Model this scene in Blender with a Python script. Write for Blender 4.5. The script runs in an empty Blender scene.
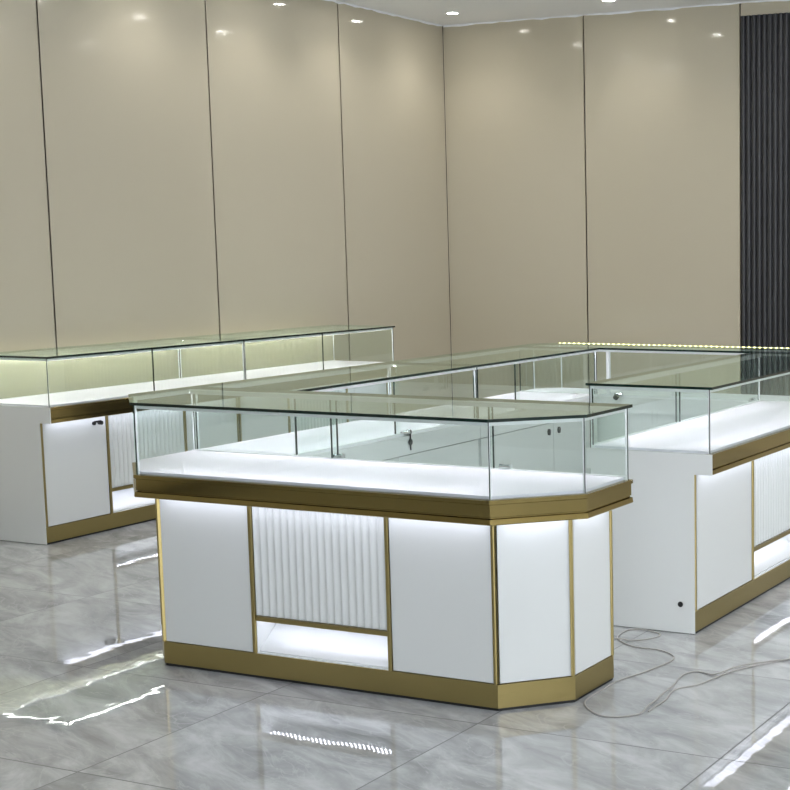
import bpy, bmesh, math, random
from mathutils import Vector, Matrix

random.seed(7)
S = bpy.context.scene
COL = S.collection

# ------------------------------------------------------------------ camera
cam_d = bpy.data.cameras.new('camera')
cam = bpy.data.objects.new('camera', cam_d); COL.objects.link(cam)
S.camera = cam
F_PX, CX, CY, CAM_Z = 1505.58, 682.23, 429.38, 1.4792
rt = Vector((0.91169548, 0.41080045, -0.00737133))
up = Vector((-0.0434743, 0.11429233, 0.99249546))
fw = Vector((-0.40856007, 0.90453317, -0.12205907))
m = Matrix((rt, up, -fw)).transposed().to_4x4()
m.translation = Vector((0, 0, CAM_Z))
cam.matrix_world = m
cam_d.sensor_width = 36.0
cam_d.sensor_fit = 'HORIZONTAL'
cam_d.lens = F_PX * 36.0 / 790.0
cam_d.shift_x = -(CX - 395.0) / 790.0
cam_d.shift_y = (CY - 395.0) / 790.0
cam_d.clip_start = 0.05
cam_d.clip_end = 100

# ------------------------------------------------------------------ world, exposure
w = bpy.data.worlds.new('world'); S.world = w; w.use_nodes = True
bg = w.node_tree.nodes['Background']
bg.inputs['Color'].default_value = (0.91, 0.955, 1.0, 1)
bg.inputs['Strength'].default_value = 1.8
S.view_settings.view_transform = 'Standard'
S.view_settings.look = 'None'
S.view_settings.gamma = 1.0
S.view_settings.use_curve_mapping = False
S.view_settings.exposure = 1.17
S.cycles.transparent_max_bounces = 40
S.cycles.max_bounces = 10
S.cycles.glossy_bounces = 6
S.cycles.sample_clamp_indirect = 6.0
S.cycles.caustics_reflective = False
S.cycles.caustics_refractive = False

DOWNLIGHT_W = 4.5     # strength of every ceiling spot
LED_E = 17.0           # emission of the strips in the showcases
LED_UNDER = 1.3       # emission of the strips under the counter rims
LED_BOX = 2.6         # emission of the strips in the plinth recesses

# ------------------------------------------------------------------ materials
def mat(name, col=(.8, .8, .8), rough=.5, metal=0.0, **k):
    M = bpy.data.materials.new(name); M.use_nodes = True
    b = M.node_tree.nodes['Principled BSDF']
    b.inputs['Base Color'].default_value = (*col, 1)
    b.inputs['Roughness'].default_value = rough
    b.inputs['Metallic'].default_value = metal
    for kk, v in k.items():
        b.inputs[kk].default_value = v
    return M

def N(M, t, **k):
    n = M.node_tree.nodes.new(t)
    for a, b in k.items():
        setattr(n, a, b)
    return n

def L(M, a, b): M.node_tree.links.new(a, b)

def bsdf(M): return M.node_tree.nodes['Principled BSDF']

def add_bump(M, scale, strength, dist=0.01, detail=2.0, stretch=None):
    tc = N(M, 'ShaderNodeNewGeometry')
    no = N(M, 'ShaderNodeTexNoise'); no.inputs['Scale'].default_value = scale; no.inputs['Detail'].default_value = detail
    src = tc.outputs['Position']
    if stretch:
        mp = N(M, 'ShaderNodeMapping'); mp.inputs['Scale'].default_value = stretch
        L(M, src, mp.inputs['Vector']); src = mp.outputs['Vector']
    L(M, src, no.inputs['Vector'])
    bp = N(M, 'ShaderNodeBump'); bp.inputs['Strength'].default_value = strength; bp.inputs['Distance'].default_value = dist
    L(M, no.outputs['Fac'], bp.inputs['Height']); L(M, bp.outputs['Normal'], bsdf(M).inputs['Normal'])
    return no

MAT = {}
# beige lacquered wall board with a fine grain
wb = mat('beige_wall_board', (.58, .53, .415), .07)
bsdf(wb).inputs['IOR'].default_value = 1.5
add_bump(wb, 260, .03, .001)
MAT['wall'] = wb
MAT['wall_core'] = mat('wall_core', (.06, .05, .04), .8)
MAT['panel_edge'] = mat('panel_edge', (.62, .56, .45), .35, .2)
MAT['plain'] = mat('plain_wall_paint', (.78, .74, .66), .6)
ce = mat('ceiling_paint', (.93, .955, 1.0), .75); add_bump(ce, 60, .15, .003)
MAT['ceiling'] = ce
MAT['black'] = mat('charcoal_slats', (.045, .046, .052), .38)
MAT['black_plastic'] = mat('black_plastic', (.012, .012, .013), .35)
MAT['white'] = mat('white_lacquer', (.78, .80, .79), .16)
MAT['white_matt'] = mat('white_board', (.80, .82, .81), .4)
wd = mat('white_display_board', (.90, .87, .95), .45); MAT['deck'] = wd
go = mat('brushed_gold_steel', (.42, .335, .14), .28, 1.0)
add_bump(go, 30, .25, .002, 3, (1, 1, 14)); MAT['gold'] = go
gr = mat('polished_gold_rim', (.36, .28, .11), .10, 1.0)
add_bump(gr, 5, .12, .004, 2); MAT['gold_rim'] = gr
MAT['alu'] = mat('aluminium_profile', (.88, .90, .92), .3, .05)
MAT['chrome'] = mat('chrome', (.80, .80, .82), .12, 1.0)
MAT['cable'] = mat('cable_sheath', (.42, .40, .38), .4)
MAT['glass_edge'] = mat('glass_edge', (.008, .022, .018), .08)
MAT['joint'] = mat('glass_joint', (.70, .78, .76), .15, .3)

def glass(name, tint, boost=1.75):
    M = bpy.data.materials.new(name); M.use_nodes = True
    nt = M.node_tree; nt.nodes.clear()
    out = N(M, 'ShaderNodeOutputMaterial')
    tr = N(M, 'ShaderNodeBsdfTransparent')
    gl = N(M, 'ShaderNodeBsdfGlossy'); gl.inputs['Roughness'].default_value = 0.0
    gl.inputs['Color'].default_value = (.88, 1, .93, 1)
    ge = N(M, 'ShaderNodeNewGeometry')
    fr = N(M, 'ShaderNodeFresnel'); fr.inputs['IOR'].default_value = 1.5
    inv = N(M, 'ShaderNodeMath', operation='SUBTRACT'); inv.inputs[0].default_value = 1
    L(M, ge.outputs['Backfacing'], inv.inputs[1])
    mu = N(M, 'ShaderNodeMath', operation='MULTIPLY'); L(M, fr.outputs[0], mu.inputs[0]); L(M, inv.outputs[0], mu.inputs[1])
    m2 = N(M, 'ShaderNodeMath', operation='MULTIPLY', use_clamp=True); L(M, mu.outputs[0], m2.inputs[0]); m2.inputs[1].default_value = boost
    mc = N(M, 'ShaderNodeMix', data_type='RGBA'); L(M, ge.outputs['Backfacing'], mc.inputs['Factor'])
    mc.inputs[6].default_value = (*tint, 1); mc.inputs[7].default_value = (1, 1, 1, 1)
    L(M, mc.outputs[2], tr.inputs['Color'])
    mx = N(M, 'ShaderNodeMixShader'); L(M, m2.outputs[0], mx.inputs[0]); L(M, tr.outputs[0], mx.inputs[1]); L(M, gl.outputs[0], mx.inputs[2])
    L(M, mx.outputs[0], out.inputs['Surface'])
    return M
MAT['glass'] = glass('clear_glass', (.93, .972, .955), 1.35)
MAT['glass_top'] = glass('glass_top', (.86, .95, .91), 1.2)

def back_glass():
    M = mat('frosted_green_glass', (.92, .92, .82), .3)
    b = bsdf(M); out = M.node_tree.nodes['Material Output']
    tr = N(M, 'ShaderNodeBsdfTransparent'); tr.inputs['Color'].default_value = (.97, .99, .94, 1)
    tl = N(M, 'ShaderNodeBsdfTranslucent'); tl.inputs['Color'].default_value = (.95, .95, .80, 1)
    m1 = N(M, 'ShaderNodeMixShader'); m1.inputs[0].default_value = .5; L(M, b.outputs[0], m1.inputs[1]); L(M, tl.outputs[0], m1.inputs[2])
    mx = N(M, 'ShaderNodeMixShader'); mx.inputs[0].default_value = .33; L(M, tr.outputs[0], mx.inputs[1]); L(M, m1.outputs[0], mx.inputs[2])
    L(M, mx.outputs[0], out.inputs['Surface'])
    return M
MAT['back_glass'] = back_glass()

def emis(name, col, e, dots=False):
    M = bpy.data.materials.new(name); M.use_nodes = True
    b = bsdf(M)
    b.inputs['Base Color'].default_value = (.9, .9, .85, 1)
    b.inputs['Emission Color'].default_value = (*col, 1)
    b.inputs['Emission Strength'].default_value = e
    if dots:
        g = N(M, 'ShaderNodeNewGeometry'); sp = N(M, 'ShaderNodeSeparateXYZ'); L(M, g.outputs['Position'], sp.inputs[0])
        ad = N(M, 'ShaderNodeMath', operation='ADD'); L(M, sp.outputs[0], ad.inputs[0]); L(M, sp.outputs[1], ad.inputs[1])
        mu = N(M, 'ShaderNodeMath', operation='MULTIPLY'); L(M, ad.outputs[0], mu.inputs[0]); mu.inputs[1].default_value = 1 / dots
        fr = N(M, 'ShaderNodeMath', operation='FRACT'); L(M, mu.outputs[0], fr.inputs[0])
        lt = N(M, 'ShaderNodeMath', operation='LESS_THAN'); L(M, fr.outputs[0], lt.inputs[0]); lt.inputs[1].default_value = .35
        m2 = N(M, 'ShaderNodeMath', operation='MULTIPLY_ADD'); L(M, lt.outputs[0], m2.inputs[0]); m2.inputs[1].default_value = e * 1.9; m2.inputs[2].default_value = e * .05
        L(M, m2.outputs[0], b.inputs['Emission Strength'])
    return M
MAT['led'] = emis('led_cool', (.95, .91, 1.0), LED_E)
MAT['led_under'] = emis('led_under_rim', (.82, .84, 1.0), LED_UNDER)
MAT['led_box'] = emis('led_recess', (.84, .85, 1.0), LED_BOX, .018)
MAT['led_warm'] = emis('led_warm', (1.0, .99, .93), 15.0)
MAT['led_dots'] = emis('led_yellow_dots', (1.0, .93, .25), 2.0, .03)
MAT['lamp'] = emis('lamp_glow', (1, .98, .93), 45.0)

# polished grey marble tile
def floor_mat():
    M = mat('grey_marble_tile', rough=.06)
    b = bsdf(M); b.inputs['IOR'].default_value = 1.7
    g = N(M, 'ShaderNodeNewGeometry'); P = g.outputs['Position']
    T = .82
    def tile(axis, off):
        sp = N(M, 'ShaderNodeSeparateXYZ'); L(M, P, sp.inputs[0])
        a = N(M, 'ShaderNodeMath', operation='SUBTRACT'); L(M, sp.outputs[axis], a.inputs[0]); a.inputs[1].default_value = off
        d = N(M, 'ShaderNodeMath', operation='DIVIDE'); L(M, a.outputs[0], d.inputs[0]); d.inputs[1].default_value = T
        fl = N(M, 'ShaderNodeMath', operation='FLOOR'); L(M, d.outputs[0], fl.inputs[0])
        fr = N(M, 'ShaderNodeMath', operation='FRACT'); L(M, d.outputs[0], fr.inputs[0])
        s = N(M, 'ShaderNodeMath', operation='SUBTRACT'); L(M, fr.outputs[0], s.inputs[0]); s.inputs[1].default_value = .5
        ab = N(M, 'ShaderNodeMath', operation='ABSOLUTE'); L(M, s.outputs[0], ab.inputs[0])
        gt = N(M, 'ShaderNodeMath', operation='GREATER_THAN'); L(M, ab.outputs[0], gt.inputs[0]); gt.inputs[1].default_value = .5 - .0026 / T
        return fl.outputs[0], gt.outputs[0]
    fx, gx = tile(0, -1.64); fy, gy = tile(1, 3.06)
    gm = N(M, 'ShaderNodeMath', operation='MAXIMUM'); L(M, gx, gm.inputs[0]); L(M, gy, gm.inputs[1])
    cb = N(M, 'ShaderNodeCombineXYZ'); L(M, fx, cb.inputs[0]); L(M, fy, cb.inputs[1])
    wn = N(M, 'ShaderNodeTexWhiteNoise'); L(M, cb.outputs[0], wn.inputs[0])
    sc = N(M, 'ShaderNodeVectorMath', operation='SCALE'); L(M, wn.outputs['Color'], sc.inputs[0]); sc.inputs['Scale'].default_value = 9
    off = N(M, 'ShaderNodeVectorMath', operation='ADD'); L(M, P, off.inputs[0]); L(M, sc.outputs[0], off.inputs[1])
    mp = N(M, 'ShaderNodeMapping'); mp.vector_type = 'TEXTURE'; mp.inputs['Rotation'].default_value = (0, 0, -.42); mp.inputs['Scale'].default_value = (.50, .19, 1)
    L(M, off.outputs[0], mp.inputs['Vector'])
    n1 = N(M, 'ShaderNodeTexNoise'); n1.inputs['Scale'].default_value = 1.6; n1.inputs['Detail'].default_value = 9; n1.inputs['Roughness'].default_value = .62; n1.inputs['Distortion'].default_value = .6
    L(M, mp.outputs[0], n1.inputs['Vector'])
    r1 = N(M, 'ShaderNodeValToRGB')
    e = r1.color_ramp.elements
    e[0].position = .34; e[0].color = (.34, .35, .348, 1)
    e[1].position = .66; e[1].color = (.62, .63, .635, 1)
    x = e.new(.5); x.color = (.46, .47, .47, 1)
    L(M, n1.outputs['Fac'], r1.inputs[0])
    n2 = N(M, 'ShaderNodeTexNoise'); n2.inputs['Scale'].default_value = 1.1; n2.inputs['Detail'].default_value = 7; n2.inputs['Distortion'].default_value = 1.6
    L(M, mp.outputs[0], n2.inputs['Vector'])
    r2 = N(M, 'ShaderNodeValToRGB'); e = r2.color_ramp.elements
    e[0].position = .485; e[0].color = (0, 0, 0, 1); e[1].position = .515; e[1].color = (0, 0, 0, 1)
    x = e.new(.5); x.color = (1, 1, 1, 1)
    L(M, n2.outputs['Fac'], r2.inputs[0])
    vf = N(M, 'ShaderNodeMath', operation='MULTIPLY'); L(M, r2.outputs[0], vf.inputs[0]); vf.inputs[1].default_value = .4
    m1 = N(M, 'ShaderNodeMix', data_type='RGBA'); L(M, vf.outputs[0], m1.inputs['Factor'])
    L(M, r1.outputs[0], m1.inputs[6]); m1.inputs[7].default_value = (.62, .62, .63, 1)
    m2 = N(M, 'ShaderNodeMix', data_type='RGBA'); L(M, gm.outputs[0], m2.inputs['Factor'])
    L(M, m1.outputs[2], m2.inputs[6]); m2.inputs[7].default_value = (.10, .10, .10, 1)
    L(M, m2.outputs[2], b.inputs['Base Color'])
    rm = N(M, 'ShaderNodeMath', operation='MULTIPLY_ADD'); L(M, gm.outputs[0], rm.inputs[0]); rm.inputs[1].default_value = .5; rm.inputs[2].default_value = .018
    L(M, rm.outputs[0], b.inputs['Roughness'])
    nb = N(M, 'ShaderNodeTexNoise'); nb.inputs['Scale'].default_value = 7; nb.inputs['Detail'].default_value = 1.5
    L(M, off.outputs[0], nb.inputs['Vector'])
    bp = N(M, 'ShaderNodeBump'); bp.inputs['Strength'].default_value = .05; bp.inputs['Distance'].default_value = .012
    L(M, nb.outputs['Fac'], bp.inputs['Height']); L(M, bp.outputs[0], b.inputs['Normal'])
    return M
MAT['floor'] = floor_mat()

# ------------------------------------------------------------------ mesh helpers
def bm_box(bm, x0, x1, y0, y1, z0, z1):
    v = [bm.verts.new(p) for p in ((x0, y0, z0), (x1, y0, z0), (x1, y1, z0), (x0, y1, z0), (x0, y0, z1), (x1, y0, z1), (x1, y1, z1), (x0, y1, z1))]
    for f in ((0, 3, 2, 1), (4, 5, 6, 7), (0, 1, 5, 4), (1, 2, 6, 5), (2, 3, 7, 6), (3, 0, 4, 7)):
        bm.faces.new([v[i] for i in f])

def bm_prism(bm, poly, z0, z1):
    a = [bm.verts.new((x, y, z0)) for x, y in poly]; b = [bm.verts.new((x, y, z1)) for x, y in poly]
    n = len(poly)
    bm.faces.new(a[::-1]); bm.faces.new(b)
    for i in range(n):
        j = (i + 1) % n
        bm.faces.new((a[i], a[j], b[j], b[i]))

def bm_cyl(bm, p0, p1, r, seg=16, r2=None):
    p0 = Vector(p0); p1 = Vector(p1); d = (p1 - p0).normalized(); r2 = r if r2 is None else r2
    a = d.orthogonal().normalized(); b = d.cross(a)
    A = []; B = []
    for i in range(seg):
        t = 2 * math.pi * i / seg; q = a * math.cos(t) + b * math.sin(t)
        A.append(bm.verts.new(p0 + q * r)); B.append(bm.verts.new(p1 + q * r2))
    bm.faces.new(A[::-1]); bm.faces.new(B)
    for i in range(seg):
        j = (i + 1) % seg; bm.faces.new((A[i], A[j], B[j], B[i]))

def obj(name, bm, material, parent=None, bevel=0, smooth=False, origin=None):
    me = bpy.data.meshes.new(name)
    bmesh.ops.recalc_face_normals(bm, faces=bm.faces)
    if smooth:
        for f in bm.faces: f.smooth = True
    bm.to_mesh(me); bm.free()
    o = bpy.data.objects.new(name, me); COL.objects.link(o)
    for mm in (material if isinstance(material, (list, tuple)) else [material]):
        me.materials.append(mm)
    if parent is not None:
        o.parent = parent
        o.matrix_parent_inverse = Matrix.Translation(-parent.location) if False else Matrix.Identity(4)
        # vertices are in world space: bring them to the parent's frame
        off = Vector(world_loc(parent))
        me.transform(Matrix.Translation(-off))
        o['_w'] = 0; del o['_w']
    if bevel:
        b = o.modifiers.new('bevel', 'BEVEL'); b.width = bevel; b.segments = 2; b.limit_method = 'ANGLE'; b.angle_limit = math.radians(40)
    return o

def world_loc(o):
    v = Vector(o.location)
    while o.parent: o = o.parent; v += o.location
    return v

def thing(name, label, cat, loc, group=None):
    o = bpy.data.objects.new(name, None); COL.objects.link(o)
    o.empty_display_size = .1
    o.location = loc; o['label'] = label; o['category'] = cat
    if group: o['group'] = group
    return o

def struct(name, bm, material, parent=None, **k):
    o = obj(name, bm, material, parent, **k)
    if parent is None: o['kind'] = 'structure'
    return o

def box(name, a, material, parent=None, **k):
    bm = bmesh.new(); bm_box(bm, *a); return obj(name, bm, material, parent, **k)

# ------------------------------------------------------------------ the room
LX, BY, CZ = -6.5, 10.0, 3.15
RX, FY = 4.2, -3.0
b = bmesh.new(); bm_box(b, LX - .15, RX, FY, BY + .15, -.12, 0); struct('floor', b, MAT['floor'])
b = bmesh.new(); bm_box(b, LX - .15, RX, FY, BY + .15, CZ, CZ + .12); struct('ceiling', b, MAT['ceiling'])

def panel(parent, axis, a0, a1, z0, z1, gap=.005):
    # one wall board, 12 mm thick, with a light edge bead each side
    bm = bmesh.new()
    if axis == 'y': bm_box(bm, LX - .012, LX, a0 + gap, a1 - gap, z0, z1)
    else: bm_box(bm, a0 + gap, a1 - gap, BY, BY + .012, z0, z1)
    p = obj('wall_board', bm, MAT['wall'], parent)
    bm = bmesh.new()
    for c in (a0 + gap, a1 - gap - .004):
        if axis == 'y': bm_box(bm, LX - .010, LX + .0015, c, c + .004, z0, z1)
        else: bm_box(bm, c, c + .004, BY - .0015, BY + .010, z0, z1)
    obj('edge_bead', bm, MAT['panel_edge'], p)

b = bmesh.new(); bm_box(b, LX - .15, LX - .012, FY, BY + .012, 0, CZ); wl = struct('wall_left', b, MAT['wall_core'])
seams = [FY, -.42, .88, 2.18, 3.48, 4.78, 6.09, 7.387, 8.70, 10.0]
for i in range(len(seams) - 1): panel(wl, 'y', seams[i], seams[i + 1], 0, CZ)
b = bmesh.new(); bm_box(b, LX - .012, RX, BY + .012, BY + .15, 0, CZ); wk = struct('wall_back', b, MAT['wall_core'])
xs = [LX, -5.285, -4.05]
for i in range(2): panel(wk, 'x', xs[i], xs[i + 1], 0, CZ)
# over the black slats a beige header, then boards again to the right
FLX1 = -1.25
panel(wk, 'x', -4.05, FLX1, 3.055, CZ)
for a, c in ((FLX1, 0.0), (0.0, 1.3), (1.3, 2.6), (2.6, RX)): panel(wk, 'x', a, c, 0, CZ)
bm = bmesh.new(); x = -4.045
while x < FLX1 - .03:
    w0 = .040
    # rounded batten profile on a backing strip
    prof = [(x + .004, BY + .011), (x + .004, BY - .006), (x + .009, BY - .013), (x + .016, BY - .016), (x + .022, BY - .016), (x + .029, BY - .013), (x + .033, BY - .006), (x + .033, BY + .011)]
    bm_prism(bm, prof, 0, 3.055)
    bm_box(bm, x + .033, x + w0 + .004, BY + .004, BY + .011, 0, 3.055)
    x += w0
obj('slatted_panel', bm, MAT['black'], wk)
# skirting along both walls
b = bmesh.new(); bm_box(b, LX, LX + .012, FY, BY, 0, .08); struct('baseboard_left', b, MAT['black_plastic'])
b = bmesh.new(); bm_box(b, LX + .012, -4.05, BY - .012, BY, 0, .08); struct('baseboard_back', b, MAT['black_plastic'])
# uneven bead of filler where the ceiling meets the walls
def bead(name, p0, p1, nrm):
    bm = bmesh.new(); n = 70; p0 = Vector(p0); p1 = Vector(p1); nrm = Vector(nrm); rows = []
    for i in range(n + 1):
        p = p0.lerp(p1, i / n); h = .006 + random.random() * .012
        rows.append([bm.verts.new(p), bm.verts.new(p + nrm * .006), bm.verts.new(p + nrm * .005 - Vector((0, 0, h))), bm.verts.new(p - Vector((0, 0, h)))])
    for i in range(n):
        for k in range(4):
            bm.faces.new((rows[i][k], rows[i][(k + 1) % 4], rows[i + 1][(k + 1) % 4], rows[i + 1][k]))
    bm.faces.new(rows[0]); bm.faces.new(rows[-1][::-1])
    struct(name, bm, MAT['ceiling'])
bead('trim_1', (LX + .0005, 5.5, CZ), (LX + .0005, BY - .008, CZ), (1, 0, 0))
bead('trim_2', (LX + .01, BY - .0005, CZ), (-1.5, BY - .0005, CZ), (0, -1, 0))

b = bmesh.new(); bm_box(b, LX - .15, -.8, FY - .15, FY, 0, CZ); struct('added_wall_front', b, MAT['plain'])  # unseen wall, added so front faces reflect dark and light enters from the right

b = bmesh.new(); bm_box(b, RX, RX + .15, -.7, 3.4, 0, CZ); bm_box(b, RX, RX + .15, 6.4, BY, 0, CZ); struct('added_wall_right', b, MAT['plain'])  # unseen wall pieces, added with openings that steer side light and reflections

# ------------------------------------------------------------------ ceiling downlights
def downlight(x, y, label):
    t = thing('ceiling_downlight', label, 'ceiling light', (x, y, CZ), 'recessed downlights in the ceiling')
    bm = bmesh.new(); seg = 32
    rings = [(.052, CZ), (.052, CZ - .006), (.047, CZ - .009), (.038, CZ - .004), (.038, CZ - .0005)]
    vs = [[bm.verts.new((x + r * math.cos(2 * math.pi * i / seg), y + r * math.sin(2 * math.pi * i / seg), z)) for i in range(seg)] for r, z in rings]
    for k in range(len(rings) - 1):
        for i in range(seg):
            j = (i + 1) % seg; bm.faces.new((vs[k][i], vs[k][j], vs[k + 1][j], vs[k + 1][i]))
    obj('trim_ring', bm, MAT['white_matt'], t, smooth=True)
    bm = bmesh.new(); bm_cyl(bm, (x, y, CZ - .0035), (x, y, CZ - .001), .037, 24)
    obj('diffuser', bm, MAT['lamp'], t)
    ld = bpy.data.lights.new('spot_lamp', 'SPOT'); ld.energy = DOWNLIGHT_W; ld.color = (1.0, .965, .90)
    ld.spot_size = math.radians(128); ld.spot_blend = .8; ld.shadow_soft_size = .035
    lo = bpy.data.objects.new('spot_lamp', ld); COL.objects.link(lo); lo.parent = t; lo.location = (0, 0, -.02)
DLX = [-6.08, -4.82, -3.4, -1.9, -.4]
DLY = [9.49, 8.6, 7.7, 6.8, 5.4, 4.0]
for x in DLX:
    for y in DLY:
        if (x, y) == (-6.08, 9.49): lb = 'round white recessed downlight close to the room corner'
        elif (x, y) == (-4.82, 9.49): lb = 'round recessed downlight at the top edge, in front of the wide back wall panel'
        else: lb = 'round white recessed ceiling downlight beyond the top edge of the picture'
        downlight(x, y, lb)

# ------------------------------------------------------------------ showcase counters
H, ZT, ZR, ZB, ZK = .950, .940, .697, .6175, .087
INS = .075

def offset_poly(poly, offs):
    """move every edge of a CCW polygon inward by its own distance"""
    n = len(poly); out = []
    ln = []
    for i in range(n):
        p = Vector(poly[i]); q = Vector(poly[(i + 1) % n]); d = (q - p).normalized(); nr = Vector((-d.y, d.x))
        ln.append((p + nr * offs[i], d))
    for i in range(n):
        (p, d), (q, e) = ln[i - 1], ln[i]
        den = d.x * e.y - d.y * e.x
        if abs(den) < 1e-6: out.append(tuple(q)); continue
        t = ((q.x - p.x) * e.y - (q.y - p.y) * e.x) / den
        out.append(tuple(p + d * t))
    return out

def chains(types, want):
    n = len(types); res = []; idx = [i for i in range(n) if types[i] in want]
    if len(idx) == n: return [list(range(n))]
    i0 = next(i for i in range(n) if types[i] not in want)
    cur = []
    for k in range(1, n + 1):
        i = (i0 + k) % n
        if types[i] in want: cur.append(i)
        elif cur: res.append(cur); cur = []
    if cur: res.append(cur)
    return res

def slab_along(bm, poly, i, j_from, off_in, off_out, z0, z1, s0=None, s1=None, full=None):
    pass

def edge_frame(poly, i):
    p = Vector(poly[i]); q = Vector(poly[(i + 1) % len(poly)]); d = (q - p); ln = d.length; d.normalize()
    return p, d, Vector((d.y, -d.x)), ln      # start, along, outward, length

def ebox(bm, fr, s0, s1, o0, o1, z0, z1):
    """box along an edge: s = distance along, o = distance outward"""
    p, d, nr, ln = fr
    pts = [p + d * s + nr * o for s, o in ((s0, o0), (s1, o0), (s1, o1), (s0, o1))]
    bm_prism(bm, [tuple(q) for q in pts], z0, z1)

def sweep(bm, poly, chain, prof):
    """mitred run of a closed profile [(outward, z)] along consecutive polygon edges"""
    n = len(poly); rings = []
    pts = [chain[0]] + [(c + 1) % n for c in chain]
    for k, vi in enumerate(pts):
        p = Vector(poly[vi])
        if k == 0: nr = edge_frame(poly, chain[0])[2]; sc = nr
        elif k == len(pts) - 1: sc = edge_frame(poly, chain[-1])[2]
        else:
            a = edge_frame(poly, chain[k - 1])[2]; c = edge_frame(poly, chain[k])[2]; sc = (a + c) / (1 + a.dot(c))
        rings.append([bm.verts.new((p.x + sc.x * o, p.y + sc.y * o, z)) for o, z in prof])
    m_ = len(prof)
    for a, c in zip(rings, rings[1:]):
        for k in range(m_):
            l = (k + 1) % m_; bm.faces.new((a[k], a[l], c[l], c[k]))
    bm.faces.new(rings[0]); bm.faces.new(rings[-1][::-1])

RIM = [(-.001, ZR), (0, ZR - .002), (0, ZR - .013), (-.007, ZR - .016), (-.007, ZR - .054), (-.012, ZR - .056), (-.012, ZR - .059), (-.002, ZR - .061), (0, ZB + .003), (-.003, ZB), (-.03, ZB), (-.03, ZR)]

def ribs(bm, fr, s0, s1, base, z0, z1, pitch=.031, depth=.010):
    n = max(2, round((s1 - s0) / pitch)); pw = (s1 - s0) / n; p, d, nr, ln = fr
    pts = [(s0, base - .008)]
    for k in range(n):
        for t, q in ((0, 1), (.09, .95), (.2, .45), (.35, .12), (.5, 0), (.65, .12), (.8, .45), (.91, .95)):
            pts.append((s0 + pw * (k + t), base + depth * q))
    pts.append((s1, base + depth))
    pts.append((s1, base - .008))
    bm_prism(bm, [tuple(p + d * s + nr * o) for s, o in pts], z0, z1)

def face_front(root, fr, layout, post_ends=(True, True), flute_led=True):
    """lower front of a cabinet between plinth and rim.  layout: list of (kind, width)."""
    p, d, nr, ln = fr
    tot = sum(a[1] for a in layout); s = 0; k = ln / tot
    bounds = [0]
    for kind, wd_ in layout: bounds.append(bounds[-1] + wd_ * k)
    for i, (kind, _) in enumerate(layout):
        a, c = bounds[i] + .009, bounds[i + 1] - .009
        if kind in ('door', 'side'):
            bm = bmesh.new(); ebox(bm, fr, a, c, -.016, -.0015, ZK + .003, ZB - .002)
            dr = obj('door_panel' if kind == 'door' else 'front_panel', bm, MAT['white'], root, bevel=.001)
        elif kind == 'rib':
            bm = bmesh.new(); ribs(bm, fr, a, c, -.014, .222, ZB - .001)
            obj('fluted_panel', bm, MAT['white'], root)
            bm = bmesh.new(); ebox(bm, fr, a, c, -.016, -.001, .203, .219)
            obj('gold_ledge', bm, MAT['gold'], root)
            # lit recess under the flutes
            bm = bmesh.new()
            ebox(bm, fr, a, c, -.165, -.16, ZK + .004, .21)
            ebox(bm, fr, a - .004, a, -.165, -.004, ZK + .004, .21)
            ebox(bm, fr, c, c + .004, -.165, -.004, ZK + .004, .21)
            ebox(bm, fr, a, c, -.165, -.001, ZK - .001, ZK + .004)
            ebox(bm, fr, a, c, -.165, -.018, .2097, .2104)
            # sloping white board that closes the recess
            p_, d_, n_, l_ = fr
            A1 = []
            for s_ in (a, c):
                A1.append([bm.verts.new((*(p_ + d_ * s_ + n_ * o_), z_)) for o_, z_ in ((-.012, ZK + .0045), (-.150, .200), (-.150, .206), (-.012, ZK + .0085))])
            for q in range(4): bm.faces.new((A1[0][q], A1[0][(q + 1) % 4], A1[1][(q + 1) % 4], A1[1][q]))
            bm.faces.new(A1[0]); bm.faces.new(A1[1][::-1])
            rc = obj('plinth_recess', bm, MAT['white'], root)
            bm = bmesh.new(); ebox(bm, fr, a + .01, c - .01, -.056, -.022, .2072, .2093)
            obj('led_strip', bm, MAT['led_box'], rc)
    for i, s in enumerate(bounds):
        if i == 0 and not post_ends[0]: continue
        if i == len(bounds) - 1 and not post_ends[1]: continue
        a, c = s - .007, s + .007
        if i == 0: a, c = s + .0005, s + .013
        if i == len(bounds) - 1: a, c = s - .013, s - .0005
        bm = bmesh.new(); ebox(bm, fr, a, c, -.016, .005, ZK, ZB - .0005)
        obj('gold_post', bm, MAT['gold'], root, bevel=.003)

def lock(root, p, nr, key=False, name='lock_barrel'):
    """chrome barrel lock; p on the surface, nr outward"""
    p = Vector(p); nr = Vector(nr)
    bm = bmesh.new(); bm_cyl(bm, p, p + nr * .010, .009, 20); bm_cyl(bm, p + nr * .010, p + nr * .013, .0065, 20)
    o = obj(name, bm, MAT['chrome'], root)
    return o

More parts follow.
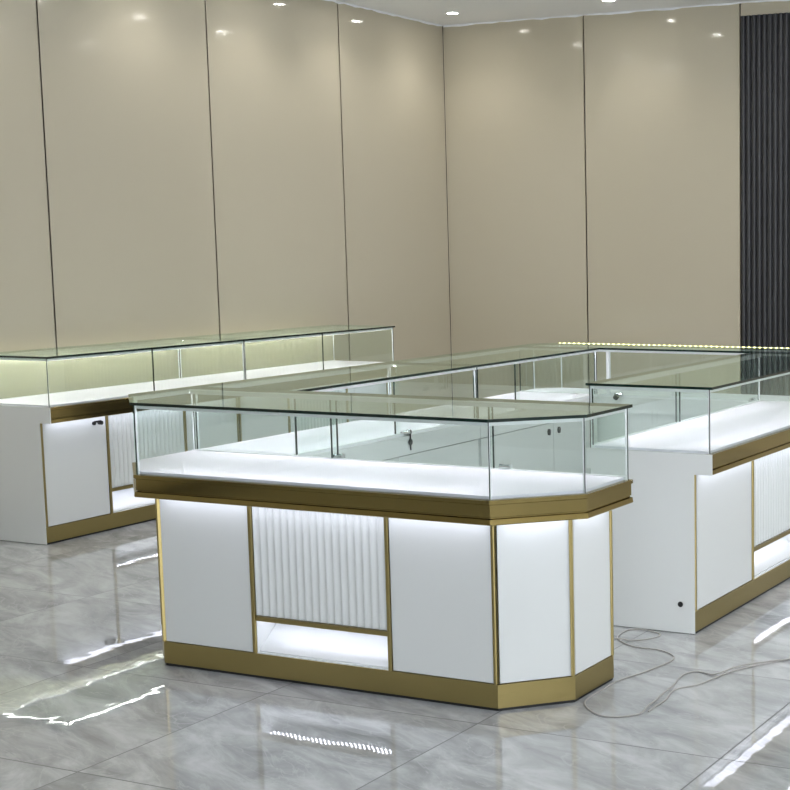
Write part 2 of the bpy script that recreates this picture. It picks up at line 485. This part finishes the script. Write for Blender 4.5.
def key_on(root, p, nr, mt='chrome'):
    p = Vector(p); nr = Vector(nr); t = Vector((-nr.y, nr.x, 0))
    bm = bmesh.new()
    bm_cyl(bm, p, p + nr * .016, .0022, 10)
    c = p + nr * .024
    # bow of the key: a flat ring
    seg = 20; R0, R1 = .011, .005; th = t * .0012
    vs = []
    for i in range(seg):
        a = 2 * math.pi * i / seg; dv = nr * math.cos(a) + Vector((0, 0, 1)) * math.sin(a)
        vs.append([bm.verts.new(c + dv * R0 - th), bm.verts.new(c + dv * R0 + th), bm.verts.new(c + dv * R1 + th), bm.verts.new(c + dv * R1 - th)])
    for i in range(seg):
        j = (i + 1) % seg
        for q in range(4): bm.faces.new((vs[i][q], vs[i][(q + 1) % 4], vs[j][(q + 1) % 4], vs[j][q]))
    # second key hanging from the ring
    q0 = c - Vector((0, 0, .011))
    bm_cyl(bm, q0 + t * .003, q0 - Vector((0, 0, .014)) + t * .003, .0075, 12, .006)
    bm_box(bm, q0.x - .002, q0.x + .002, q0.y - .002, q0.y + .002, q0.z - .042, q0.z - .012)
    return obj('key', bm, MAT[mt], root)

def counter(label, poly, types, layouts, posts=(), front_joints=(), rear_joints=(), led_edges=(), group=None, center=None, rear_led=None, ledmat='led', under=True, back=False, dbl=True, name='display_counter'):
    """one glazed jewellery counter.
    poly CCW; types per edge: front (gold, set back below), end (white, flush), join (against a neighbour), rear (service side)"""
    n = len(poly)
    cx = sum(p[0] for p in poly) / n; cy = sum(p[1] for p in poly) / n
    root = thing(name, label, 'display counter', (cx, cy, 0), group)
    # ---- lower body
    offs = [{'front': INS + .016, 'end': .0, 'join': .003, 'rear': .02}[t] for t in types]
    bodyp = offset_poly(poly, offs)
    facep = offset_poly(poly, [{'front': INS, 'end': 0, 'join': .003, 'rear': .02}[t] for t in types])
    bm = bmesh.new()
    has_rib = any('rib' in [a for a, _ in l] for l in layouts.values())
    if has_rib:
        # the carcass is open where the lit recess is: built from blocks around it
        core = offset_poly(poly, [{'front': INS + .175, 'end': 0, 'join': .003, 'rear': .02}[t] for t in types]) if n == 4 else None
    bm_prism(bm, bodyp, .004, ZK - .002) if has_rib else bm_prism(bm, bodyp, .004, ZB)
    if has_rib:
        # upper block (behind the fluted panel and doors)
        bm_prism(bm, bodyp, .2105, ZB)
        # middle band: fill between recesses
        i = next(i for i in layouts if 'rib' in [a for a, _ in layouts[i]])
        fr = edge_frame(facep, i); tot = sum(a[1] for a in layouts[i]); k = fr[3] / tot; s = 0; gaps = []
        for kind, wd_ in layouts[i]:
            if kind == 'rib': gaps.append((s * k, (s + wd_) * k))
            s += wd_
        depth_far = None
        # back part of the band
        p, d, nr, ln = fr
        backp = []
        # clip polygon: everything deeper than .218 behind the face
        def clip(poly_, pt, nrm):
            out = []
            for a in range(len(poly_)):
                A = Vector(poly_[a]); B = Vector(poly_[(a + 1) % len(poly_)])
                da = (A - pt).dot(nrm); db = (B - pt).dot(nrm)
                if da <= 1e-9: out.append(tuple(A))
                if (da < -1e-9 and db > 1e-9) or (da > 1e-9 and db < -1e-9): out.append(tuple(A + (B - A) * (da / (da - db))))
            return out
        backc = clip(bodyp, p - nr * .167, nr)
        if len(backc) > 2: bm_prism(bm, backc, ZK - .002, .2105)
        frontband = clip(bodyp, p - nr * .167, -nr)
        cuts = [-10] + [v for g in gaps for v in (g[0] + .003, g[1] - .003)] + [10]
        for a in range(0, len(cuts), 2):
            c1 = clip(frontband, p + d * cuts[a + 1], d) if cuts[a + 1] < 10 else frontband
            c1 = clip(c1, p + d * cuts[a], -d) if cuts[a] > -10 else c1
            if len(c1) >= 3: bm_prism(bm, c1, ZK - .002, .2105)
    obj('carcass', bm, MAT['white_matt'], root)
    # ---- gold plinth on the customer sides
    for ch in chains(types, ('front',)):
        bm = bmesh.new(); sweep(bm, facep, ch, [(.0015, .010), (.0015, ZK), (-.0015, ZK + .001), (-.016, ZK + .001), (-.016, .010)])
        obj('plinth', bm, MAT['gold'], root)
        bm = bmesh.new(); sweep(bm, facep, ch, [(-.003, .0005), (-.003, .010), (-.02, .010), (-.02, .0005)])
        obj('shadow_gap_foot', MAT_black(bm), MAT['black_plastic'], root)  # set-back strip coloured black to give the shadow gap at the floor
    # ---- front panels
    for i, lay in layouts.items():
        fr = edge_frame(facep, i)
        pe = (True, True)
        if types[i - 1] == 'front' and (i - 1) % n in layouts: pe = (False, True)
        face_front(root, fr, lay, pe)
    # ---- counter head
    headp = offset_poly(poly, [{'front': .03, 'end': .0, 'join': .0015, 'rear': 0}[t] for t in types])
    bm = bmesh.new(); bm_prism(bm, headp, ZB, ZR - .0005)
    obj('counter_head', bm, MAT['white_matt'], root)
    for ch in chains(types, ('front',)):
        bm = bmesh.new()
        rimp = offset_poly(poly, [{'front': 0, 'end': .003, 'join': .0015, 'rear': .003}[t] for t in types])
        sweep(bm, rimp, ch, RIM); obj('gold_rim', bm, MAT['gold_rim'], root)
    # white cheek boards on flush ends (they follow the stepped outline)
    for i, t in enumerate(types):
        if t != 'end': continue
        p, d, nr, ln = edge_frame(poly, i)
        st = INS - .001 if types[i - 1] == 'front' else (.02 if types[i - 1] == 'rear' else 0)
        en = ln - (INS - .001 if types[(i + 1) % n] == 'front' else (.02 if types[(i + 1) % n] == 'rear' else 0))
        bm = bmesh.new()
        prof = [(st, .003), (en, .003), (en, ZB), (ln, ZB), (ln, ZR), (0, ZR), (0, ZB), (st, ZB)]
        a = [bm.verts.new((*(p + d * s + nr * .004), z)) for s, z in prof]
        c = [bm.verts.new((*(p + d * s - nr * .002), z)) for s, z in prof]
        # build as three convex pieces
        bm.clear()
        bm_e = bm
        ebox(bm_e, (p, d, nr, ln), st, en, -.002, .004, .003, ZB)
        ebox(bm_e, (p, d, nr, ln), 0, ln, -.002, .004, ZB, ZR)
        obj('end_panel', bm_e, MAT['white'], root)
    # ---- display deck
    deckp = offset_poly(poly, [{'front': .022, 'end': .012, 'join': .002, 'rear': .030}[t] for t in types])
    bm = bmesh.new(); bm_prism(bm, deckp, ZR, ZR + .010); obj('display_deck', bm, MAT['deck'], root, bevel=.001)
    # ---- glass walls
    gp = offset_poly(poly, [{'front': .011, 'end': .006, 'join': .002, 'rear': .012}[t] for t in types])
    for i, t in enumerate(types):
        if t == 'join': continue
        fr = edge_frame(gp, i)
        if t == 'rear':
            # sliding doors in two tracks with overlap
            js = [j for e, j in rear_joints if e == i]
            cuts = [0.004] + js + [fr[3] - .004]
            for k in range(len(cuts) - 1):
                o = 0 if k % 2 == 0 else -.008
                bm = bmesh.new(); ebox(bm, fr, cuts[k] - (.012 if k else 0), cuts[k + 1] + (.012 if k < len(cuts) - 2 else 0), o - .005, o, ZR + .012, ZT - .012)
                g = obj('sliding_glass' if not back else 'back_glass', bm, [MAT['back_glass' if back else 'glass']], root)
                if back: continue
                for s in ((cuts[k] - .012 if k else cuts[k]), (cuts[k + 1] + .008 if k < len(cuts) - 2 else cuts[k + 1] - .004)):
                    if not dbl and k < len(cuts) - 2 and s > cuts[k] + .1: continue
                    bm = bmesh.new(); ebox(bm, fr, s, s + .0035, o - .0055, o + .0005, ZR + .012, ZT - .012)
                    obj('polished_edge', bm, MAT['glass_edge'], g)
            bm = bmesh.new(); ebox(bm, fr, .004, fr[3] - .004, -.016, .002, ZR, ZR + .012)
            obj('sliding_track', bm, MAT['alu'], root)
            bm = bmesh.new(); ebox(bm, fr, .004, fr[3] - .004, -.016, .002, ZT - .012, ZT - .0005)
            obj('sliding_track', bm, MAT['alu'], root)
        else:
            js = [j for e, j in front_joints if e == i]
            cuts = [.004] + js + [fr[3] - .004]
            for k in range(len(cuts) - 1):
                bm = bmesh.new(); ebox(bm, fr, cuts[k] + .0008, cuts[k + 1] - .0008, -.006, 0, ZR + .001, ZT - .001)
                g = obj('glass_pane', bm, MAT['glass'], root)
            for s in js:
                bm = bmesh.new(); ebox(bm, fr, s - .0016, s + .0016, -.0065, .0005, ZR + .001, ZT - .001)
                obj('glass_joint', bm, MAT['glass_edge'], root)
            bm = bmesh.new(); ebox(bm, fr, .004, fr[3] - .004, -.016, -.0075, ZT - .013, ZT - .0008)
            obj('top_profile', bm, MAT['alu'], root)
    # corner posts of the glass box
    for vi in range(n):
        if types[vi] == 'join' and types[vi - 1] == 'join': continue
        if posts is not None and len(posts) and vi not in posts: continue
        p = Vector(gp[vi]); a = edge_frame(gp, vi); c = edge_frame(gp, vi - 1)
        inw = -(a[2] + c[2]).normalized()
        q = p + inw * .008
        bm = bmesh.new()
        bm_prism(bm, [(q.x + 0.0032 * math.cos(t), q.y + 0.0032 * math.sin(t)) for t in [2 * math.pi * k / 10 for k in range(10)]], ZR + .001, ZT - .0008)
        obj('corner_post', bm, MAT['chrome'] if False else MAT['alu'], root)
        bm = bmesh.new()
        q = p + inw * .0028
        bm_prism(bm, [(q.x + .0018 * math.cos(t), q.y + .0018 * math.sin(t)) for t in [2 * math.pi * k / 8 for k in range(8)]], ZR + .001, ZT - .0008)
        obj('glass_joint', bm, MAT['glass_edge'], root)
    # ---- glass top: clear faces, dark green polished edge
    tp = offset_poly(poly, [{'front': 0, 'end': 0, 'join': .0006, 'rear': 0}[t] for t in types])
    bm = bmesh.new(); bm_prism(bm, tp, ZT, H)
    bmesh.ops.recalc_face_normals(bm, faces=bm.faces)
    for f in bm.faces:
        if abs(f.normal.z) < .5: f.material_index = 1
    obj('glass_top', bm, [MAT['glass_top'], MAT['glass_edge']], root)
    # ---- light strips
    for e in led_edges:
        fr = edge_frame(gp, e)
        bm = bmesh.new()
        ebox(bm, fr, .02, fr[3] - .02, -.0262, -.0165, ZT - .0115, ZT - .0085)
        st_ = obj('led_strip', bm, MAT[ledmat], root)
        bm = bmesh.new()
        ebox(bm, fr, .02, fr[3] - .02, -.0265, -.0162, ZT - .0083, ZT - .001)
        ebox(bm, fr, .02, fr[3] - .02, -.0285, -.0268, ZT - .015, ZT - .001)
        obj('led_profile', bm, MAT['alu'], root)
    if under:
        for i, t in enumerate(types):
            if t != 'front' or i not in layouts: continue
            fr = edge_frame(poly, i)
            bm = bmesh.new(); ebox(bm, fr, .05, fr[3] - .05, -.068, -.020, ZB - .0022, ZB - .0004)
            obj('under_rim_led', bm, MAT['led_under'], root)
    return root, facep, gp

def MAT_black(bm): return bm

AX0, AX1, AY0, AY1, AC = -4.101, -2.208, 3.936, 4.487, .2256
DR = [('door', .43), ('rib', .56), ('door', .43)]

# near counter with cut-off corners
polyA = [(AX0 + AC, AY0), (AX1 - AC, AY0), (AX1, AY0 + AC), (AX1, AY1), (AX0, AY1), (AX0, AY0 + AC)]
typA = ['front', 'front', 'front', 'rear', 'front', 'front']
A, fA, gA = counter('nearest white and gold glass display counter with cut-off corners, closing the front of the island', polyA, typA,
    {0: [('door', .408), ('rib', .562), ('door', .41)], 1: [('side', 1)], 2: [('side', 1)], 4: [('side', 1)], 5: [('side', 1)]},
    posts=(0, 1, 2, 3, 4, 5), rear_joints=[(3, .53), (3, 1.20)], led_edges=(0, 3))

# left side of the island: two counters
LXI = -3.60
YM = 5.76; YK = 6.93; YE = 7.22
polyL1 = [(AX0, AY1 + .001), (LXI, AY1 + .001), (LXI, YM), (AX0, YM)]
L1, f1, g1 = counter('first glass display counter of the island left side, directly behind the near counter', polyL1, ['join', 'rear', 'join', 'front'],
    {3: DR}, posts=(0, 1, 2, 3), rear_joints=[(1, .66)], led_edges=(3, 1), dbl=False)
polyL2 = [(AX0, YM + .001), (LXI, YM + .001), (LXI, YK), (AX0, YK)]
L2, f2, g2 = counter('second glass display counter of the island left side, running up to the far cross counter', polyL2, ['join', 'rear', 'join', 'front'],
    {3: DR}, posts=(0, 1, 2), rear_joints=[(1, .36)], led_edges=(3, 1), dbl=False)

# far cross counter with a cut-off left corner
KC = .12; KX1 = -2.194
polyK = [(AX0, YK + .001), (KX1, YK + .001), (KX1, YE - KC), (KX1 - KC, YE), (AX0 + KC, YE), (AX0, YE - KC)]
K, fK, gK = counter('far cross display counter closing the island, yellow light dots along its back top edge', polyK, ['rear', 'front', 'front', 'front', 'front', 'front'],
    {1: [('side', 1)], 2: [('side', 1)], 3: DR, 4: [('side', 1)], 5: [('side', 1)]}, posts=(2, 3, 4, 5), led_edges=(4, 5), under=True)
# inner corner post of the island glass
bm = bmesh.new(); bm_box(bm, -3.562, -3.545, 6.934, 6.951, ZR, ZT); obj('inner_post', bm, MAT['alu'], K)
# dotted strip along the back edge of the glass top
bm = bmesh.new(); sweep(bm, polyK, [3], [(-.026, H), (-.021, H), (-.021, H + .002), (-.026, H + .002)]); obj('dotted_led_strip', bm, MAT['led_dots'], K)

# right side of the island
polyR = [(-2.725, 5.128), (-2.194, 5.128), (-2.194, YK), (-2.725, YK)]
R_, fR, gR = counter('right hand glass display counter with a plain white end panel and a black cable hole', polyR, ['end', 'front', 'join', 'rear'],
    {1: [('door', .60), ('rib', .60), ('door', .60)]}, posts=(0, 1, 2, 3), rear_joints=[(3, .98)], led_edges=(1, 3))

# counters along the left wall
WX0, WX1 = -6.43, -5.91
polyW1 = [(WX0, 5.474), (WX1, 5.474), (WX1, 6.93), (WX0, 6.93)]
W1, fW1, gW1 = counter('glass display counter on the left wall, its white end panel at the left picture edge', polyW1, ['end', 'front', 'join', 'rear'],
    {1: DR}, posts=(0, 1, 2, 3), front_joints=[(1, .72)], rear_joints=(), led_edges=(1, 3, 0), ledmat='led_warm', back=True)
polyW2 = [(WX0, 6.931), (WX1, 6.931), (WX1, 8.420), (WX0, 8.420)]
W2, fW2, gW2 = counter('farther glass display counter along the left wall, behind the island', polyW2, ['join', 'front', 'end', 'rear'],
    {1: DR}, posts=(0, 1, 2, 3), front_joints=[(1, .725)], rear_joints=(), led_edges=(1, 3), ledmat='led_warm', back=True)

# ------------------------------------------------------------------ fittings
# black cable hole in the end panel
bm = bmesh.new(); bm_cyl(bm, (-2.327, 5.1242, .114), (-2.327, 5.121, .114), .0105, 24); obj('cable_grommet', bm, MAT['black_plastic'], R_)
# lock with key on the wall counter's first door
lk = lock(W1, (-5.985 + .0135, 5.845, .580), (1, 0, 0))
bm = bmesh.new(); bm_cyl(bm, (-5.972, 5.845, .580), (-5.950, 5.845, .580), .0105, 18)
bm_prism(bm, [(-5.958, 5.800), (-5.953, 5.800), (-5.953, 5.845), (-5.958, 5.845)], .584, .594)
bm_cyl(bm, (-5.960, 5.797, .582), (-5.951, 5.797, .582), .010, 16)
obj('key', bm, MAT['black_plastic'], lk)
# locks on the sliding glass
def glass_lock(root, x, y, z, nr, along):
    nr = Vector(nr); al = Vector(along); p = Vector((x, y, z))
    bm = bmesh.new(); bm_cyl(bm, p - al * .026, p + al * .012, .009, 18)
    bm_cyl(bm, p + al * .012, p + al * .017, .012, 18)
    return obj('glass_lock', bm, MAT['chrome'], root)
lx = LXI - .012 + .010
g = glass_lock(L1, lx, 5.185, ZR + .014, (1, 0, 0), (0, 1, 0))
kx = LXI + .006
bm = bmesh.new(); bm_cyl(bm, (lx, 5.202, ZR + .014), (lx, 5.214, ZR + .014), .010, 16); bm_box(bm, kx - .0015, kx + .0015, 5.202, 5.209, ZR - .062, ZR + .006); bm_cyl(bm, (kx - .002, 5.2055, ZR - .028), (kx + .002, 5.2055, ZR - .028), .013, 18); bm_cyl(bm, (lx - .002, 5.2055, ZR + .006), (kx + .002, 5.2055, ZR + .006), .003, 10)
obj('hanging_key', bm, MAT['black_plastic'], g)
glass_lock(L2, lx, 6.14, ZR + .016, (1, 0, 0), (0, 1, 0))
glass_lock(R_, -2.725 + .004, 6.86, ZR + .018, (-1, 0, 0), (0, 1, 0))
glass_lock(A, -3.405, AY1 - .010, ZR + .018, (0, 1, 0), (1, 0, 0))
glass_lock(A, -2.695, AY1 - .010, ZR + .018, (0, 1, 0), (1, 0, 0))
kl = glass_lock(K, -3.49, YK + .008, ZR + .012, (0, -1, 0), (1, 0, 0))
bm = bmesh.new(); bm_cyl(bm, (-3.50, YK - .004, ZR + .004), (-3.50, YK - .016, ZR - .004), .014, 16); obj('lock_knob', bm, MAT['black_plastic'], kl)
# service doors on the aisle side of the island's left counters
for root, y0, y1 in ((L1, AY1 + .02, YM - .01), (L2, YM + .01, YK - .02)):
    ym = (y0 + y1) / 2 if root is L1 else 6.44
    for a, c, ky in ((y0, ym, ym - .05), (ym, y1, ym + .05)):
        bm = bmesh.new(); bm_box(bm, LXI - .0195, LXI - .004, a + .002, c - .002, .02, ZB - .004)
        dr = obj('service_door', bm, MAT['white'], root, bevel=.001)
        if root is L1 and c == y1: continue
        bm = bmesh.new()
        y = ky if root is L2 else 5.09
        z = .572 if root is L2 else .585
        v = [(y + .011 * math.cos(t), z + .016 * math.sin(t)) for t in [2 * math.pi * k / 20 for k in range(20)]]
        A_ = [bm.verts.new((LXI - .004, p, q)) for p, q in v]; B_ = [bm.verts.new((LXI + .004, p, q)) for p, q in v]
        bm.faces.new(A_[::-1]); bm.faces.new(B_)
        for i in range(20): bm.faces.new((A_[i], A_[(i + 1) % 20], B_[(i + 1) % 20], B_[i]))
        obj('finger_pull', bm, MAT['black_plastic'], dr)

# power cable on the floor between the counters
def cable(pts, name='power_cable', rad=.0027):
    """smooth round cord lying on the floor (Catmull-Rom through the points)"""
    P = [Vector((x, y, rad + .0004)) for x, y in pts]; path = []
    for i in range(len(P) - 1):
        p0 = P[max(i - 1, 0)]; p1 = P[i]; p2 = P[i + 1]; p3 = P[min(i + 2, len(P) - 1)]
        for k in range(8):
            t = k / 8
            path.append(.5 * ((2 * p1) + (p2 - p0) * t + (2 * p0 - 5 * p1 + 4 * p2 - p3) * t * t + (3 * p1 - p0 - 3 * p2 + p3) * t ** 3))
    path.append(P[-1])
    # where the cord crosses itself it is lifted over the earlier run
    for i, p in enumerate(path):
        for q in path[:max(0, i - 14)]:
            d = math.hypot(p.x - q.x, p.y - q.y)
            if d < .03: p.z = max(p.z, q.z + (2 * rad + .0004) * (1 - (d / .03) ** 2))
    bm = bmesh.new(); rings = []
    for i, p in enumerate(path):
        d = (path[min(i + 1, len(path) - 1)] - path[max(i - 1, 0)]).normalized(); sd = d.cross(Vector((0, 0, 1))).normalized(); u = sd.cross(d)
        rings.append([bm.verts.new(p + (sd * math.cos(a) + u * math.sin(a)) * rad) for a in [2 * math.pi * k / 10 for k in range(10)]])
    for a, c in zip(rings, rings[1:]):
        for k in range(10): bm.faces.new((a[k], a[(k + 1) % 10], c[(k + 1) % 10], c[k]))
    bm.faces.new(rings[0]); bm.faces.new(rings[-1][::-1])
    return obj(name, bm, MAT['cable'], smooth=True)
def cl(p): return (max(p[0], -2.262) if p[1] < 4.6 else p[0], min(p[1], 5.112))
c1 = [(-1.60, 5.10), (-1.70, 5.02), (-1.809, 4.924), (-1.91, 4.813), (-1.953, 4.755), (-1.977, 4.655), (-2.058, 4.664), (-2.085, 4.602), (-2.058, 4.446), (-2.052, 4.343), (-2.04, 4.229), (-2.031, 4.167), (-2.082, 4.104), (-2.152, 4.1), (-2.235, 4.170), (-2.262, 4.246), (-2.262, 4.344), (-2.26, 4.462), (-2.22, 4.604), (-2.2, 4.781), (-2.285, 4.863), (-2.41, 4.876), (-2.506, 4.948), (-2.534, 5.029), (-2.522, 5.095), (-2.474, 5.112), (-2.386, 5.067), (-2.405, 4.99), (-2.467, 4.942), (-2.56, 4.93)]
c2 = [(-2.018, 4.19), (-2.022, 4.25), (-2.02, 4.318), (-2.036, 4.398), (-2.035, 4.454), (-1.988, 4.53), (-1.950, 4.70), (-1.88, 4.84), (-1.74, 5.02), (-1.55, 5.18), (-1.50, 5.22), (-1.53, 5.14)]
o = cable([cl(p) for p in c2 + c1]); o['label'] = 'long pale cable winding over the floor between the near and right counters'; o['category'] = 'cable'
